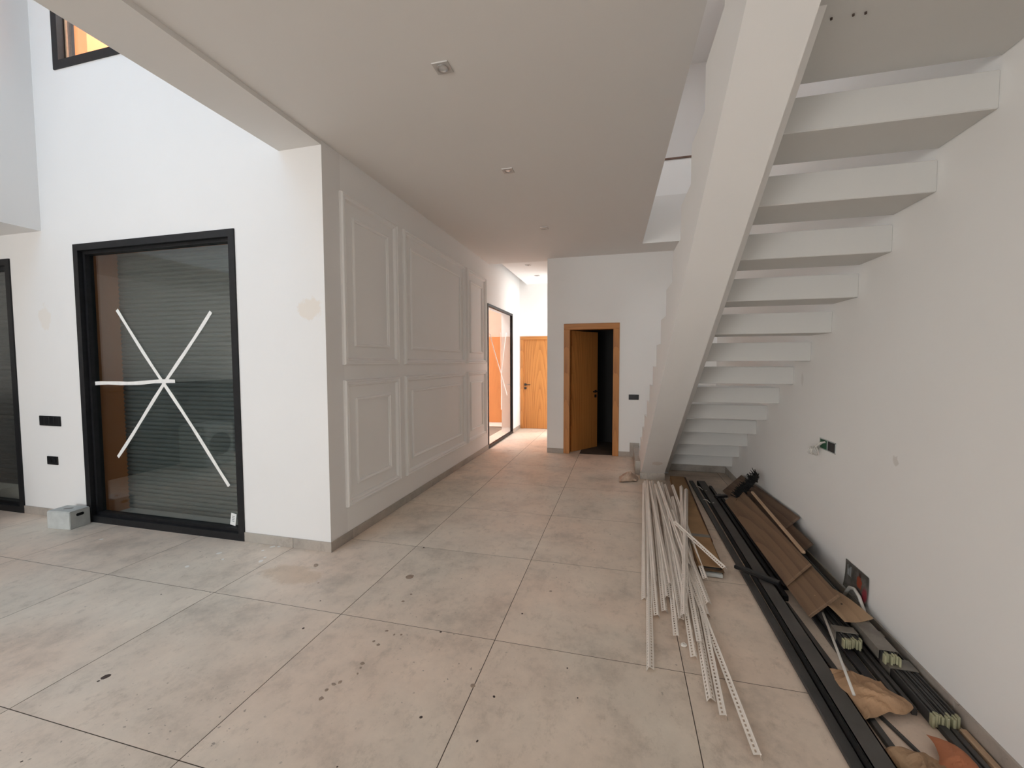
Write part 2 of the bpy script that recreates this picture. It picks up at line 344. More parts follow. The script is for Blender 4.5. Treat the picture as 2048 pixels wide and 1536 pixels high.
spots('dark_grit', [(-1.80, 2.03), (-0.84, 1.63), (-0.18, 1.91), (-2.27, 1.05), (-1.05, 1.34), (-0.58, 2.49), (-0.56, 1.58), (-2.48, 1.43), (-0.25, 2.09), (-0.08, 3.87), (-0.56, 1.82), (-1.9, 2.3), (-3.0, 2.1), (-2.7, 2.2), (-1.0, 2.2), (-0.9, 3.9), (-1.3, 4.6), (-0.7, 4.9), (-1.6, 3.2)], M_dark_spot, .0035, .008)
spots('dark_grit', [(-2.48, 1.46)], M_dark_spot, .02, .024)

# ------------------------------------------------------------------ room shell
wall_holes('wall_left', 'Y', YC, 3.16, -7.5, XW, 0, ZR, [(-5.1, -3.182, 0, 2.70), (-7.1, -6.02, 0, 2.625), (-5.225, -3.9, 4.335, 5.7)], M_wall_left, 'white plastered wall with two tall black windows')
wall_holes('wall_panel', 'X', XW, -2.557, 3.16, YE+0.15, 0, ZF, [(7.2, 8.985, 0, 2.61)], M_wall, 'white hallway wall with moulded panels')
wall_holes('wall_right', 'X', XR, 1.60, -8.15, 9.80, 0, ZR, [], M_wall_right, 'white wall beside the staircase')
wall_holes('wall_back', 'Y', YB, 7.33, -1.228, XR, 0, ZC, [(-0.943, -0.029, 0, 2.208)], M_wall, 'white wall with the open oak door')
wall_holes('wall_corridor_right', 'X', -1.228, -1.08, 7.33, YE, 0, ZF, [(8.62, 9.55, 0, 3.1)], M_wall, 'white side wall of the corridor')  # opening added for the corridor lamp to shine through
wall_holes('wall_corridor_end', 'Y', YE, YE+0.15, -2.557, XR, 0, ZF, [(-2.29, -1.36, 0, 2.16)], M_wall, 'white end wall of the bright corridor')
wall_holes('wall_rear', 'Y', -8.15, -8.0, -7.5, 1.6, 0, ZR, [(-6.6, -3.0, 0.1, 2.7), (-1.8, 0.8, 0.25, 2.65)], M_wall, 'white rear wall with glazed openings')
wall_holes('wall_far_left', 'X', -7.6, -7.45, -8.15, YC, 0, 2.9, [], M_wall, 'white far left wall')
bm = bmesh.new(); box(bm, -7.6, -5.54, -8.0, YC, 2.864, ZR)
struct(make('wall_void_left', bm, M_wall_left), 'white upper wall overhanging at the left of the double-height void')
wall_holes('wall_upper_back', 'Y', 7.33, 7.48, -2.557, 1.6, ZF, ZR, [], M_wall, 'white upper floor wall')
wall_holes('wall_upper_side', 'X', -2.557, -2.40, 3.16, 10.7, ZF, 6.4, [], M_orange, 'terracotta upper wall between house and patio')
wall_holes('wall_patio_left', 'X', -6.4, -6.2, 3.16, 10.8, -0.1, 6.4, [], M_orange, 'terracotta patio wall opposite the windows')
wall_holes('wall_patio_far', 'Y', 10.6, 10.8, -6.2, -2.3, -0.1, 6.4, [], M_orange, 'terracotta wall closing the patio')
bm = bmesh.new(); box(bm, -6.2, -2.557, 3.16, 10.6, -0.1, -0.015)
struct(make('floor_patio', bm, M_patio_floor), 'pale concrete patio floor')
wall_holes('wall_store_end', 'Y', 8.40, 8.55, -1.08, XR, 0, ZC, [], M_store_shade, 'dark unlit wall inside the store room')
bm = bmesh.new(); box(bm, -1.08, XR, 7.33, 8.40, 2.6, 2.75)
struct(make('ceiling_store', bm, M_store_shade), 'unlit store room ceiling')
# ceiling slab with the stair opening; the opening edge follows the staircase
def xe(y): return 0.385-0.023*(y-2.3)
bm = bmesh.new()
prism(bm, [(XW, -8.0), (xe(-3.6), -8.0), (xe(-3.6), -3.6), (xe(6.63), 6.63), (xe(6.63), 7.33), (XW, 7.33)], ZC, ZF)
prism(bm, [(xe(6.63), 6.63), (1.45, 6.63), (1.45, 7.33), (xe(6.63), 7.33)], ZC, ZF)
prism(bm, [(xe(-3.6), -8.0), (1.45, -8.0), (1.45, 0.2), (xe(0.2), 0.2), (xe(-3.6), -3.6)], ZC, ZF)
bmesh.ops.remove_doubles(bm, verts=bm.verts[:], dist=1e-5)
struct(make('ceiling', bm, M_ceil), 'smooth grey-white hallway ceiling')
bm = bmesh.new(); box(bm, -2.71, XW, -8.0, YC, 3.281, ZF)
struct(make('trim_1', bm, M_ceil), 'dropped beam along the edge of the double-height void')
bm = bmesh.new(); box(bm, xe(6.63)-.1, 1.45, 6.80, 6.92, ZF, 4.55)
wp = struct(make('wall_stairwell', bm, M_wall), 'white parapet above the stair opening')
bbox('wood_cap', xe(6.63)-.1, 1.44, 6.785, 6.93, 4.55, 4.575, M_brownwood, wp)
bm = bmesh.new(); box(bm, -2.137, -1.228, 7.33, YE, 3.36, 3.48); struct(make('ceiling_corridor', bm, M_wall), 'white dropped ceiling of the bright corridor')
bm = bmesh.new(); box(bm, -2.557, -1.08, 7.33, YE+.15, 3.72, ZF); struct(make('ceiling_corridor_slab', bm, M_wall), 'white slab above the corridor ceiling')
# roof with the skylight opening above the void
bm = bmesh.new()
for a in ((-7.6, 1.6, -8.15, -3.5), (-7.6, 1.6, 1.5, 3.16), (-7.6, -5.35, -3.5, 1.5), (-2.85, 1.6, -3.5, 1.5), (-2.40, 0.4, 3.16, 7.48), (0.4, 1.6, 5.6, 7.48)): box(bm, a[0], a[1], a[2], a[3], ZR, ZR+0.2)
struct(make('ceiling_roof', bm, M_wall), 'white roof slab with a skylight over the void')

# skirting: separate porcelain pieces
def skirting(name, axis, p, sgn, u0, u1, label, h=0.082, joints=None):
    root = struct(empty(name, ((u0, p, 0) if axis == 'Y' else (p, u0, 0))), label)
    cuts = [u0] + [c for c in (joints or []) if u0+0.02 < c < u1-0.02] + [u1]
    for a, b in zip(cuts, cuts[1:]):
        bm = bmesh.new(); a2, b2 = a-u0+0.001, b-u0-0.001
        if axis == 'Y': box(bm, a2, b2, min(0, sgn*0.011), max(0, sgn*0.011), 0.0, h)
        else: box(bm, min(0, sgn*0.011), max(0, sgn*0.011), a2, b2, 0.0, h)
        bmesh.ops.bevel(bm, geom=bm.edges[:], offset=0.0012, segments=1, affect='EDGES')
        make('skirting_tile', bm, M_base, root)
JX = [OX+i for i in range(-8, 4)]; JY = [OY+i for i in range(-11, 9)]
skirting('baseboard_left', 'Y', YC, -1, -3.182, XW+0.011, 'grey tile skirting between black window and wall corner', joints=JX)
skirting('baseboard_far_left', 'Y', YC, -1, -6.02, -5.1, 'grey tile skirting between the two black windows', joints=JX)
skirting('baseboard_panel', 'X', XW, 1, YC-0.011, 7.2, 'grey tile skirting under the moulded panels', joints=[3.208, 4.208, 5.208, 6.208])
skirting('baseboard_corridor', 'X', XW, 1, 8.985, YE, 'grey tile skirting past the corridor window')
skirting('baseboard_back', 'Y', YB, -1, -1.228, -0.943, 'grey tile skirting left of the open oak door')
skirting('baseboard_back_right', 'Y', YB, -1, -0.029, 0.165, 'grey tile skirting right of the open oak door')
skirting('baseboard_right', 'X', XR, -1, -8.0, 6.9, 'grey tile skirting behind the building materials', joints=JY)

# wall panel mouldings: two mitred frames per panel
PROF_O = [(0, 0), (0, .018), (.006, .032), (.016, .034), (.022, .022), (.034, .022), (.040, .030), (.050, .025), (.058, .008), (.060, 0)]
PROF_I = [(0, 0), (0, .010), (.006, .018), (.016, .020), (.024, .012), (.034, .010), (.036, 0)]
def moulding(name, y0, y1, z0, z1, prof, parent):
    bm = bmesh.new(); rings = []
    for (cy, cz, sy, sz) in ((y0, z0, 1, 1), (y1, z0, -1, 1), (y1, z1, -1, -1), (y0, z1, 1, -1)):
        rings.append([bm.verts.new((XW+h, cy+sy*d, cz+sz*d)) for d, h in prof])
    for k in range(4):
        a, b = rings[k], rings[(k+1) % 4]
        for q in range(len(prof)-1): bm.faces.new([a[q], b[q], b[q+1], a[q+1]])
        bm.faces.new([a[-1], b[-1], b[0], a[0]])
    return make(name, bm, M_moulding, parent)
n = 2
for (zn, z0, z1) in (('upper', 1.545, 3.005), ('lower', 0.305, 1.415)):
    for (yn, y0, y1) in (('narrow panel nearest the wall corner', 3.14, 4.06), ('wide middle panel', 4.19, 6.055), ('narrow panel beside the corridor window', 6.135, 7.06)):
        root = struct(empty('trim_%d' % n, (0, 0, 0)), 'white moulding of the %s %s' % (zn, yn)); n += 1
        moulding('outer_moulding', y0, y1, z0, z1, PROF_O, root)
        moulding('inner_moulding', y0+0.165, y1-0.165, z0+0.165, z1-0.165, PROF_I, root)

# ------------------------------------------------------------------ windows
def tape(parent, axis, p, a, b, w, mat=M_tape, off=0.0, name='tape_strip'):
    (u0, z0), (u1, z1) = a, b; d = Vector((u1-u0, z1-z0)); nrm = Vector((-d.y, d.x)).normalized()*w/2
    bm = bmesh.new(); N = 12; prev = None; ph = random.uniform(0, 6)
    for k in range(N+1):
        q = Vector((u0, z0))+d*(k/N)+nrm*0.35*math.sin(ph+k*0.7); row = []
        for s, dd in ((1, 0), (-1, 0), (-1, 0.0012), (1, 0.0012)):
            e = q+nrm*s*(1+0.1*math.sin(k*1.9+ph)); pp = p+off+dd*(-1 if axis == 'Y' else 1)
            row.append(bm.verts.new((e.x, pp, e.y) if axis == 'Y' else (pp, e.x, e.y)))
        if prev:
            for i in range(4): bm.faces.new([prev[i], prev[(i+1) % 4], row[(i+1) % 4], row[i]])
        else: bm.faces.new(row)
        prev = row
    bm.faces.new(prev[::-1]); return make(name, bm, mat, parent)
def slat_mesh(length, pitch):
    """one roller-shutter lath, slightly domed, running along X, front towards -Y"""
    bm = bmesh.new(); prof = [(0.004, -0.003), (-0.001, 0.0), (-0.011, pitch*0.3), (-0.012, pitch*0.55), (-0.006, pitch*0.88), (0.002, pitch*0.95), (0.0025, pitch*1.06), (0.004, pitch*1.06)]
    a = [bm.verts.new((0, y, z)) for y, z in prof]; b = [bm.verts.new((length, y, z)) for y, z in prof]
    for k in range(len(prof)):
        j = (k+1) % len(prof); bm.faces.new([a[k], a[j], b[j], b[k]])
    bm.faces.new(a[::-1]); bm.faces.new(b)
    return bm
def shutter(parent, x0, x1, y, z0, z1, pitch, mat):
    n = int((z1-z0)/pitch); base = make('shutter_slat', slat_mesh(x1-x0, pitch), mat, parent, (x0, y, z0))
    for k in range(1, n+1):
        o = base.copy(); COL.objects.link(o); o.parent = parent; o.location = (x0, y, z0+k*pitch)
# window_1: tall fixed window with masking-tape cross
w1 = struct(empty('window_1', (0, 0, 0)), 'tall black framed window with a white masking tape cross and closed shutter')
frame_ring('outer_frame', 'Y', YC-0.012, 3.05, -5.1, -3.182, 0.0, 2.70, 0.062, M_black, w1)
frame_ring('sash_frame', 'Y', 2.965, 3.03, -5.038, -3.244, 0.062, 2.638, 0.028, M_black, w1)
bbox('glass_pane', -5.015, -3.267, 2.998, 3.006, 0.085, 2.615, M_glass, w1)
for a, b in (((-4.675, 2.072), (-3.403, 0.46)), ((-3.541, 2.021), (-4.761, 0.649)), ((-5.01, 1.362), (-3.987, 1.395))): tape(w1, 'Y', 2.9975, a, b, 0.034, off=-0.0016*abs(a[0]+3.5))
st = bbox('sticker', -3.415, -3.355, 2.9962, 2.9978, 0.10, 0.21, M_label, w1); st.rotation_euler = (0, R(10), 0)
for k, zz in enumerate((0.035, 0.05, 0.065, 0.08)):
    q = bbox('print_line', -3.41+0.012, -3.41+0.040, 2.9955, 2.9964, 0.1+zz, 0.1+zz+0.006, M_print, None); q.parent = st; q.location = (0.0, -0.0012, zz)
frame_ring('reveal_lining', 'Y', 3.05, 3.33, -5.115, -3.167, -0.012, 2.715, 0.02, M_orange, w1)
shutter(w1, -5.10, -3.18, 3.30, 0.015, 2.70, 0.045, M_slat)
bbox('sill_slab', -5.09, -3.19, 3.05, 3.33, -0.01, 0.012, M_patio_floor, w1)
# window_2: corridor window onto the patio
w2 = struct(empty('window_2', (0, 0, 0)), 'tall dark framed corridor window looking onto the orange patio')
frame_ring('outer_frame', 'X', XW+0.010, XW-0.045, 7.2, 8.985, 0.0, 2.61, 0.045, M_black, w2)
bbox('glass_pane', -2.329, -2.322, 7.245, 8.94, 0.045, 2.565, M_glass_clear, w2)
for a, b in (((7.372, 2.076), (8.576, 0.872)), ((8.097, 2.152), (8.150, 0.602)), ((8.510, 2.179), (8.122, 1.287)), ((8.122, 1.287), (8.126, 0.615))): tape(w2, 'X', -2.3218, a, b, 0.032, off=0.0015*random.random())
# window_3: shuttered window at the left edge
w3 = struct(empty('window_3', (0, 0, 0)), 'black framed window at the left edge with a lowered black shutter')
frame_ring('outer_frame', 'Y', YC-0.012, 3.05, -7.1, -6.02, 0.0, 2.625, 0.065, M_black, w3)
frame_ring('sash_frame', 'Y', 2.965, 3.03, -7.035, -6.085, 0.065, 2.56, 0.03, M_black, w3)
bbox('glass_pane', -7.01, -6.11, 2.998, 3.006, 0.09, 2.535, M_glass, w3)
shutter(w3, -7.10, -6.02, 3.12, 0.22, 2.62, 0.055, M_slat_blk)
bbox('lower_panel', -7.09, -6.03, 3.13, 3.15, 0.0, 0.225, M_patio_floor, w3)
bbox('sill_slab', -7.09, -6.03, 3.05, 3.40, -0.01, 0.012, M_patio_floor, w3)
# window_4: upper window in the void
w4 = struct(empty('window_4', (0, 0, 0)), 'high black framed window showing the orange patio wall')
frame_ring('outer_frame', 'Y', YC-0.012, 3.06, -5.225, -3.9, 4.335, 5.7, 0.075, M_black, w4)
frame_ring('reveal_lining', 'Y', 3.06, 3.20, -5.235, -3.89, 4.325, 5.71, 0.02, M_orange, w4)
bbox('glass_pane', -5.155, -3.97, 2.998, 3.006, 4.405, 5.63, M_glass_clear, w4)
bbox('glazing_bead', -5.15, -5.135, 2.985, 3.0, 4.41, 5.62, M_pale, w4)

# ------------------------------------------------------------------ doors
def lever(parent, x, y, z, s):
    """lever handle on a leaf face at y facing -Y; s=+1 lever points to +X"""
    bm = bmesh.new(); box(bm, -0.026, 0.026, -0.008, 0, -0.026, 0.026); cyl(bm, (0, -0.006, 0), (0, -1, 0), 0.010, 0.045, 12)
    box(bm, min(-0.01*s, 0.125*s), max(-0.01*s, 0.125*s), -0.058, -0.044, -0.010, 0.010)
    bmesh.ops.bevel(bm, geom=[e for e in bm.edges if e.calc_length() > 0.03], offset=0.002, segments=1, affect='EDGES')
    h = make('handle', bm, M_blackplastic, parent, (x, y, z))
    bm = bmesh.new(); box(bm, -0.026, 0.026, -0.008, 0, -0.026, 0.026); cyl(bm, (0, -0.006, 0), (0, -1, 0), 0.010, 0.012, 12)
    make('lock_plate', bm, M_blackplastic, parent, (x, y, z-0.085))
    return h
def door_frame(root, x0, x1, zt, y0, y1, w):
    bbox('jamb', x0, x0+w, y0, y1, 0, zt-w, M_oak, root, 0.002); bbox('jamb', x1-w, x1, y0, y1, 0, zt-w, M_oak, root, 0.002)
    bbox('lintel', x0, x1, y0-0.001, y1, zt-w, zt, M_oak_x, root, 0.002)
d1 = struct(empty('door_1', (0, 0, 0)), 'closed oak door at the end of the bright corridor')
door_frame(d1, -2.29, -1.36, 2.16, YE-0.012, YE+0.10, 0.075)
lf = bbox('door_leaf', -2.215, -1.435, YE+0.02, YE+0.06, 0.006, 2.085, M_oak, d1, 0.0015)
lever(lf, -0.345, -0.02, 1.03, 1)
d2 = struct(empty('door_2', (0, 0, 0)), 'half open oak door into a dark room')
door_frame(d2, -0.943, -0.029, 2.208, YB-0.012, YB+0.16, 0.10)
bm = bmesh.new(); box(bm, 0, 0.71, -0.02, 0.02, 0.006, 2.10)
lf = make('door_leaf', bm, M_oak, d2, (-0.84, YB+0.13, 0)); lf.rotation_euler = (0, 0, R(55))
lever(lf, 0.65, -0.02, 1.03, -1)

# ------------------------------------------------------------------ staircase
RISE, GO, TH = 0.2, 0.328, 0.15
def yk(k): return 2.158+GO*(13-k)
def zk(k): return 0.12+RISE*k
def xl(y): return 0.359-0.0221*(y-2.158)
KL = 14
ST = tag(empty('staircase', (0.6, 6.4, 0)), 'white open-riser staircase rising along the right wall with a saw-toothed stringer', 'staircase')
SB = Vector((0.6, 6.4, 0)); KT = 16
def stringer(name, xa, xb, off, drop, y_front):
    und = lambda y: 3.652+off-0.6098*y
    pts = [(yk(0)+GO, 0.0), (yk(0)+GO, zk(0)-drop)]
    for k in range(0, KT):
        pts.append((yk(k), zk(k)-drop)); pts.append((yk(k), zk(k+1)-drop))
    pts.append((yk(KT-1)-GO+.02, zk(KT)-drop)); pts.append((yk(KT-1)-GO+.02, und(yk(KT-1)-GO+.02)))
    pts.append((y_front, max(0.0, und(y_front)))); 
    if und(y_front) > 0: pts.append((y_front, 0.0))
    bm = bmesh.new()
    A = [bm.verts.new(Vector((xa(y), y, z))-SB) for y, z in pts]; B = [bm.verts.new(Vector((xb(y), y, z))-SB) for y, z in pts]
    n = len(pts)
    fa = bm.faces.new(A); fb = bm.faces.new(B[::-1])
    for i in range(n): bm.faces.new([A[i], A[(i+1) % n], B[(i+1) % n], B[i]])
    bmesh.ops.recalc_face_normals(bm, faces=bm.faces[:])
    bmesh.ops.triangulate(bm, faces=[fa, fb])
    return make(name, bm, M_stair, ST)
stringer('stringer', xl, lambda y: 0.588-0.005*(y-2.158), 0.0, 0.0, 5.85)
stringer('inner_stringer', lambda y: 0.580, lambda y: 0.66, 0.16, 0.004, 6.22)
for k in range(0, KL):
    x0 = 0.60
    o = bbox('step', x0-SB.x, XR-SB.x, yk(k)-SB.y, yk(k)+GO-SB.y, (zk(k)-TH if k else 0.0), zk(k), M_base if k == 0 else M_step, None, 0.004, 1)
    o.parent = ST
def stp(name, x0, x1, y0, y1, z0, z1, mat, bev=0.002):
    o = bbox(name, x0-SB.x, x1-SB.x, y0-SB.y, y1-SB.y, z0, z1, mat, None, bev); o.parent = ST; return o
stp('landing', 0.60, XR, 0.75, yk(13), zk(14)-TH, zk(14), M_step, 0.004)
for nx_, ny_ in ((0.70, 1.777), (0.766, 1.777), (0.803, 1.778)):
    bm = bmesh.new(); cyl(bm, (0, 0, 0), (0, 0, -1), 0.004, 0.006, 8); make('nail', bm, M_dark_spot, ST, (nx_-SB.x, ny_-SB.y, zk(14)-TH))
stp('stringer_plinth', 0.262, 0.575, 5.838, 5.851, 0.0, 0.088, M_base)
stp('bottom_tread', 0.205, 0.285, 6.05, YB-0.001, 0.0, 0.19, M_base)
stp('stepped_skirting', 0.15, 0.30, YB-0.012, YB-0.001, 0.0, 0.235, M_base)

# ------------------------------------------------------------------ ceiling spotlights
def spot(x, y, z, label, sc=1.0):
    t = tag(empty('ceiling_spotlight', (x, y, z)), label, 'spotlight', 'recessed ceiling spotlights')
    bm = bmesh.new(); s = 0.049*sc; N = 24
    # square plate with a round hole, plus a recessed cup
    hole = [bm.verts.new((0.034*sc*math.cos(2*math.pi*k/N), 0.034*sc*math.sin(2*math.pi*k/N), -0.006)) for k in range(N)]
    def sq(a):
        c, q = math.cos(a), math.sin(a); m_ = max(abs(c), abs(q)); return (s*c/m_, s*q/m_)
    outer = [bm.verts.new((*sq(2*math.pi*(k+0.0)/N), -0.006)) for k in range(N)]; top = [bm.verts.new((v.co.x*1.03, v.co.y*1.03, 0)) for v in outer]
    for k in range(N):
        j = (k+1) % N; bm.faces.new([hole[k], hole[j], outer[j], outer[k]]); bm.faces.new([outer[k], outer[j], top[j], top[k]])
    make('mounting_plate', bm, M_fix, t)
    bm = bmesh.new(); pr = [(0.034, -0.006), (0.036, -0.010), (0.030, -0.010), (0.026, -0.003)]
    rings = [[bm.verts.new((r*sc*math.cos(2*math.pi*k/N), r*sc*math.sin(2*math.pi*k/N), zz)) for k in range(N)] for r, zz in pr]
    for a, b in zip(rings, rings[1:]):
        for k in range(N): bm.faces.new([a[k], a[(k+1) % N], b[(k+1) % N], b[k]])
    make('trim_ring', bm, M_alu, t, smooth=True)
    bm = bmesh.new(); c = bm.verts.new((0, 0, -0.007)); r = [bm.verts.new((0.027*sc*math.cos(2*math.pi*k/N), 0.027*sc*math.sin(2*math.pi*k/N), -0.003)) for k in range(N)]
    for k in range(N): bm.faces.new([c, r[k], r[(k+1) % N]])
    make('lens', bm, M_lens, t, smooth=True)
spot(-1.045, 2.415, ZC, 'square steel ceiling spotlight nearest the viewer')
spot(-1.02, 3.82, ZC, 'middle ceiling spotlight over the hallway')
spot(-0.99, 5.544, ZC, 'ceiling spotlight nearest the oak doors in the hallway')
spot(-1.691, 7.749, 3.36, 'nearer spotlight in the bright corridor ceiling'); spot(-1.713, 8.729, 3.36, 'farther spotlight in the bright corridor ceiling')

# ------------------------------------------------------------------ switches, sockets, junction box
def plate(name, x0, x1, z0, z1, y, label, cat, mods, socket=False):
    t = tag(empty(name, ((x0+x1)/2, y, z0)), label, cat)
    bm = bmesh.new(); w = (x1-x0)/2; box(bm, -w, w, -0.009, 0, 0, z1-z0); bmesh.ops.bevel(bm, geom=bm.edges[:], offset=0.0025, segments=2, affect='EDGES')
    make('cover_plate', bm, M_blackplastic, t)
    mw = (2*w-0.016)/mods
    for i in range(mods):
        bm = bmesh.new(); a = -w+0.008+i*mw
        if socket:
            cyl(bm, (a+mw/2, -0.009, (z1-z0)/2), (0, -1, 0), min(mw, z1-z0)*0.36, 0.003, 18); make('socket', bm, M_black, t)
        else:
            box(bm, a+0.0015, a+mw-0.0015, -0.013, -0.008, 0.010, z1-z0-0.010); bmesh.ops.bevel(bm, geom=bm.edges[:], offset=0.001, segments=1, affect='EDGES'); make('rocker', bm, M_blackplastic, t)
plate('switch_plate', -5.715, -5.412, 0.935, 1.035, YC, 'wide black switch plate between the two black windows', 'switch', 4)
plate('power_socket', -5.635, -5.483, 0.54, 0.625, YC, 'black double power socket low between the windows', 'socket', 2, True)
plate('switch_plate', 0.125, 0.285, 0.945, 1.03, YB, 'small black switch plate right of the open oak door', 'switch', 2)
jb = tag(empty('junction_box', (XR, 3.472, 0.925)), 'open green junction box with loose white wires on right wall', 'junction box')
bm = bmesh.new()
for a in ((-0.12, 0.12, 0, 0.006), (-0.12, 0.12, 0.072, 0.078), (-0.12, -0.114, 0, 0.078), (0.114, 0.12, 0, 0.078), (-0.004, 0.004, 0, 0.078)): box(bm, -0.004, 0.0, a[0], a[1], a[2], a[3])
make('box_rim', bm, M_greybox, jb)
bm = bmesh.new(); box(bm, -0.0015, 0.0, -0.114, -0.004, 0.006, 0.072); make('box_cavity', bm, M_blackplastic, jb)
bm = bmesh.new(); box(bm, -0.0015, 0.0, 0.004, 0.114, 0.006, 0.072); make('box_cavity', bm, M_green, jb)
for s in range(4):
    bm = bmesh.new(); pts = [(-0.002, 0.06+0.01*s, 0.05)]
    for k in range(22):
        a = k/21*2*math.pi*1.4+s; pts.append((-0.035-0.012*s+0.006*math.sin(a*2), 0.10+0.042*math.cos(a)*(1-.1*s), -0.018+0.035*math.sin(a)*(1-.08*s)))
    tube(bm, pts, 0.0028, 6); make('wire', bm, M_wire, jb, smooth=True)
bm = bmesh.new(); tube(bm, [(-0.002, 0.03, 0.06), (-0.03, 0.04, 0.05), (-0.05, 0.06, 0.02), (-0.03, 0.07, 0.0)], 0.007, 8); make('wire', bm, M_wire, jb, smooth=True)

# ------------------------------------------------------------------ grey carry box by the window
gb = tag(empty('foam_box', (-5.13, 2.80, 0), R(6)), 'small grey box with a hand hole beside the black window', 'box')
bm = bmesh.new(); box(bm, -0.13, 0.13, -0.085, 0.085, 0, 0.165); bmesh.ops.bevel(bm, geom=bm.edges[:], offset=0.004, segments=2, affect='EDGES'); make('box_body', bm, M_greybox, gb)
bm = bmesh.new(); box(bm, -0.125, 0.128, -0.08, 0.08, 0.163, 0.171); bmesh.ops.bevel(bm, geom=bm.edges[:], offset=0.003, segments=1, affect='EDGES'); make('lid', bm, M_greybox, gb)
def slot(parent, loc, rot, l, w, name):
    bm = bmesh.new(); N = 16; pts = []
    for k in range(N):
        a = 2*math.pi*k/N; pts.append((math.copysign(l/2-w/2, math.cos(a))+math.cos(a)*w/2, math.sin(a)*w/2))
    prism(bm, pts, 0, 0.0015); o = make(name, bm, M_blackplastic, parent, loc); o.rotation_euler = rot
slot(gb, (0.1295, 0.0, 0.125), (R(90), 0, R(90)), 0.065, 0.028, 'hand_hole'); slot(gb, (0.0, 0.0, 0.1708), (0, 0, R(25)), 0.075, 0.03, 'lid_hole')

# ------------------------------------------------------------------ heap of perforated corner beads
def bead_mesh(length, leg=0.027, ang=R(45), pitch=0.024):
    """inverted-V plaster bead along +Y: bead nose on top, two perforated wings"""
    bm = bmesh.new(); n = max(2, int(length/pitch)); T = 0.0013
    for s in (-1, 1):
        def P(d, y, o): # d along the wing from the nose, o = thickness side
            nx, nz = math.cos(ang)*s, math.sin(ang)
            return bm.verts.new((math.sin(ang)*s*d + nx*o, y, 0.021-math.cos(ang)*d + nz*o))
        ds = [0.0, 0.010, 0.018, leg]
        ys = []
        for k in range(n): y = k*length/n; ys += [y, y+0.009]
        ys.append(length)
        g = [[[P(d, y, o) for d in ds] for y in ys] for o in (0, T)]
        for o in (0, 1):
            for i in range(len(ys)-1):
                for j in range(3):
                    if j == 1 and i % 2 == 1 and (i//2) % 1 == 0 and i < len(ys)-2: continue
                    bm.faces.new([g[o][i][j], g[o][i+1][j], g[o][i+1][j+1], g[o][i][j+1]])
        for i in range(1, len(ys)-2, 2):   # hole walls
            a = [g[0][i][1], g[0][i+1][1], g[0][i+1][2], g[0][i][2]]; b = [g[1][i][1], g[1][i+1][1], g[1][i+1][2], g[1][i][2]]
            for q in range(4): bm.faces.new([a[q], a[(q+1) % 4], b[(q+1) % 4], b[q]])
        for i in range(len(ys)-1): bm.faces.new([g[0][i][3], g[0][i+1][3], g[1][i+1][3], g[1][i][3]])
    tube(bm, [(0, 0, 0.0215), (0, length, 0.0215)], 0.0028, 6)
    return bm
BG = 'corner beads heaped under the stairs'
# (near end x,y,z), (far end x,y,z), roll, label
MID = 'white perforated corner bead in the middle of the heap'
beads = [
 ((0.165, 2.82, 0.0), (0.295, 5.49, 0.03), 0, 'white corner bead lying at the far left edge of the heap'),
 ((0.161, 2.165, 0.0), (0.30, 4.86, 0.03), -20, 'long white corner bead at the left edge reaching the tile joint'),
 ((0.226, 2.64, 0.0), (0.307, 5.49, 0.05), 25, MID), ((0.278, 2.705, 0.0), (0.383, 5.56, 0.03), 15, MID),
 ((0.309, 2.84, 0.02), (0.398, 5.52, 0.05), -15, MID), ((0.316, 2.455, 0.005), (0.488, 5.39, 0.03), 30, 'white corner bead whose perforated wing faces up, left of the loose white flake'),
 ((0.362, 2.612, 0.015), (0.448, 5.17, 0.05), -25, MID), ((0.462, 3.156, 0.04), (0.70, 5.24, 0.09), 5, 'shorter white corner bead on top beside the topmost one'),
 ((0.387, 2.308, 0.0), (0.544, 5.20, 0.02), 20, 'white corner bead right of the loose white flake'), ((0.432, 2.42, 0.015), (0.57, 4.93, 0.045), 28, MID),
 ((0.49, 2.447, 0.0), (0.60, 4.76, 0.02), 25, 'white corner bead with its end resting over the nearest bead'),
 ((0.59, 3.132, 0.03), (0.613, 5.32, 0.07), 15, 'white corner bead ending just left of the cardboard box end'),
 ((0.527, 2.731, 0.0), (0.536, 5.40, 0.05), 12, MID), ((0.553, 2.83, 0.02), (0.516, 4.44, 0.06), -10, MID),
 ((0.418, 2.029, 0.0), (0.60, 4.90, 0.015), -12, 'long white corner bead third nearest to the viewer'),
 ((0.45, 1.942, 0.0), (0.628, 4.60, 0.012), 30, 'long white corner bead second nearest to the viewer'),
 ((0.536, 1.771, 0.0), (0.45, 4.35, 0.01), 32, 'white perforated corner bead reaching nearest to the viewer'),
 ((0.735, 3.24, 0.075), (0.49, 4.05, 0.085), 10, 'white corner bead lying slantwise across the cardboard box'),
 ((0.375, 2.593, 0.06), (0.735, 5.10, 0.10), 0, 'topmost white corner bead crossing the heap'),
 ((0.34, 3.00, 0.03), (0.36, 5.45, 0.06), -5, MID), ((0.50, 3.3, 0.045), (0.46, 5.42, 0.075), 8, MID), ((0.24, 3.05, 0.02), (0.33, 5.50, 0.055), 12, MID), ((0.44, 2.95, 0.03), (0.42, 5.35, 0.06), -22, MID),
 ((0.40, 2.75, 0.025), (0.50, 5.45, 0.055), 18, MID),
]
ORD = ['leftmost', 'second from the left', 'third from the left', 'fourth from the left', 'fifth from the left', 'sixth from the left', 'seventh from the left', 'eighth from the left', 'ninth from the left', 'tenth from the left', 'eleventh from the left', 'twelfth from the left']
mids = sorted([i for i, q in enumerate(beads) if q[3] == MID], key=lambda i: math.atan2(beads[i][0][0], beads[i][0][1]))
